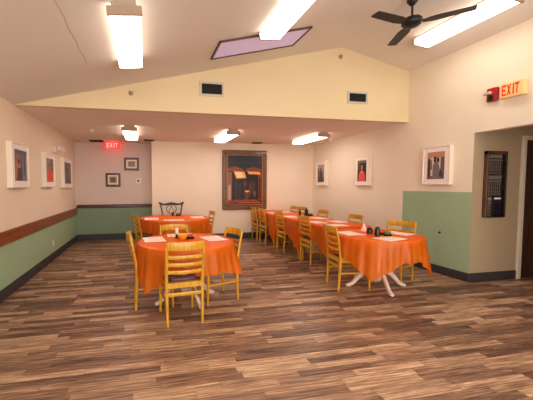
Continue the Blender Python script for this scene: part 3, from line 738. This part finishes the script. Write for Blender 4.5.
# nearer round table: candle in a yellow bowl, dark caddy
e = empty('candle', (.40, 4.07, ZT), 0, 'pale pink candle on a dark holder beside the yellow bowl', 'candle')
MB().lathe([(0, 0), (.032, 0), (.034, .008), (.018, .014), (.017, .04), (.024, .05), (0, .05)], n=16).build('holder', M['black'], e)
MB().lathe([(0, .05), (.02, .05), (.021, .12), (.017, .132), (0, .135)], n=16).build('wax', M['candle'], e)
MB().sweep([(0, 0, .134), (.002, 0, .15)], .003, .003, n=6).build('wick', M['black'], e)
tag(MB().lathe([(0, 0), (.03, 0), (.035, .008), (.06, .03), (.068, .058), (.06, .056), (.05, .03), (0, .016)], n=24).build('bowl', M['yellow']), 'small round yellow bowl beside the candle on the nearer round table', 'bowl')
bpy.data.objects['bowl'].location = (.46, 3.95, ZT)
def shaker(loc, h, r, m, label, cap=M['chrome'], cat='shaker'):
    e = empty('shaker', (loc[0], loc[1], ZT), 0, label, cat)
    MB().lathe([(0, 0), (r, 0), (r, h*.6), (r*.8, h*.78), (0, h*.78)], n=16).build('jar', m, e)
    MB().lathe([(0, h*.78), (r*.82, h*.78), (r*.82, h*.9), (r*.5, h), (0, h)], n=16).build('lid', cap, e)
def packet_caddy(loc, m, label, w=.09, d_=.06, h=.05):
    e = empty('packet_caddy', (loc[0], loc[1], ZT), .4, label, 'packet caddy')
    b = MB().box(-w/2, w/2, -d_/2, d_/2, 0, .006)
    for s in (-1, 1): b.box(-w/2, w/2, s*d_/2-.003, s*d_/2+.003, 0, h*.6).box(s*w/2-.003, s*w/2+.003, -d_/2, d_/2, 0, h*.6)
    b.build('tray', M['black'], e)
    pk = MB()
    for k in range(6): pk.box(-w/2+.008+k*.013, -w/2+.016+k*.013, -d_/2+.006, d_/2-.006, .006, h+.006*(k % 3))
    pk.build('packets', m, e)
packet_caddy((.56, 3.98), M['orange2'], 'small caddy of orange packets beside the yellow bowl')
# far round table
shaker((.60, 7.05), .11, .028, M['glassd'], 'dark shaker standing on the far round table in front of the carved chair')
packet_caddy((.73, 7.08), M['green2'], 'small caddy of green packets next to the dark shaker on the far round table')
# white-footed table
e = empty('napkin_cone', (3.20, 4.08, ZT), 0, 'folded pale pink napkin standing up on the white-footed table', 'napkin')
MB().lathe([(0, 0), (.05, 0), (.03, .05), (.012, .1), (0, .115)], n=9).build('folded_napkin', M['candle'], e)
shaker((3.12, 3.86), .085, .04, M['glassd'], 'squat dark brown jar on the white-footed round table', M['black'])
shaker((3.06, 3.64), .125, .034, M['glassd'], 'taller dark red jar at the front of the white-footed table', M['black'])
tag(MB().lathe([(0, 0), (.03, 0), (.034, .01), (.03, .05), (.016, .075), (.014, .1), (0, .1)], n=18).build('mustard_bottle', M['yellow']), 'yellow bottle between the two dark jars on the white-footed table', 'bottle')
bpy.data.objects['mustard_bottle'].location = (3.26, 3.9, ZT)
packet_caddy((3.22, 3.74), M['orange2'], 'small caddy of orange packets behind the taller dark red jar')
packet_caddy((3.19, 3.6), M['green2'], 'small caddy of green packets at the front of the white-footed table')
# middle rectangular table
def bottle(loc, h, r, m, label, cap):
    e = empty('bottle', (loc[0], loc[1], ZT), 0, label, 'bottle', 'dark bottles on the middle rectangular table')
    MB().lathe([(0, 0), (r, 0), (r, h*.55), (r*.85, h*.66), (r*.4, h*.78), (r*.38, h*.88), (0, h*.88)], n=18).build('glass_body', m, e)
    MB().lathe([(0, h*.88), (r*.45, h*.88), (r*.45, h), (0, h)], n=14).build('cap', cap, e)
bottle((3.41, 6.46), .15, .026, M['glassd'], 'thin dark bottle, the slimmer one on the middle rectangular table', M['black'])
bottle((3.55, 6.42), .19, .042, M['black'], 'thick dark bottle, the tallest thing on the middle rectangular table', M['metal'])
packet_caddy((3.64, 6.40), M['green2'], 'small dark packet caddy beside the thick bottle on the middle table', .1, .07, .04)

# pieces of a part sit one level deeper
SUB = {'sign_lettering': 'sign_box', 'picture_print': 'mat_board', 'toggle': 'cover_plate', 'socket': 'cover_plate', 
       'strobe': 'alarm_body', 'horn': 'alarm_body', 'lamp_head': 'light_body'}
for o in list(bpy.data.objects):
    k = o.name.split('.')[0]
    if k in SUB and o.parent:
        for q in o.parent.children:
            if q.name.split('.')[0] == SUB[k]: o.parent = q; break

# ------------------------------------------------------------------ light, world, camera
w = bpy.data.worlds.new('world'); bpy.context.scene.world = w; w.use_nodes = True
bg = w.node_tree.nodes['Background']; bg.inputs[0].default_value = (1, .97, .95, 1); bg.inputs[1].default_value = 2.1

f_, yaw, pit, roll, ppx, ppy, H = 311.84, .202, .0535, -.0028, 209.19, 202.16, 1.45
cam = bpy.data.cameras.new('camera'); co = bpy.data.objects.new('camera', cam); COL.objects.link(co)
cam.sensor_width = 36; cam.sensor_fit = 'HORIZONTAL'; cam.lens = f_/533*36; cam.clip_start = .05
cam.shift_x = (266.5-ppx)/533; cam.shift_y = (ppy-200)/533
def dirv(a, up, d):
    bb = d*math.cos(pit)+up*math.sin(pit); z = -d*math.sin(pit)+up*math.cos(pit)
    return Vector((a*math.cos(yaw)+bb*math.sin(yaw), -a*math.sin(yaw)+bb*math.cos(yaw), z))
c_, s_ = math.cos(roll), math.sin(roll)
R = dirv(c_, s_, 0); U = dirv(-s_, c_, 0); F = dirv(0, 0, 1)
m = Matrix.Identity(4)
for i in range(3): m[i][0] = R[i]; m[i][1] = U[i]; m[i][2] = -F[i]
m[2][3] = H; co.matrix_world = m
sc = bpy.context.scene; sc.camera = co
sc.view_settings.view_transform = 'Standard'; sc.view_settings.look = 'None'
sc.view_settings.exposure = 1.08; sc.view_settings.gamma = .92
sc.cycles.max_bounces = 10; sc.cycles.diffuse_bounces = 6; sc.cycles.use_denoising = True
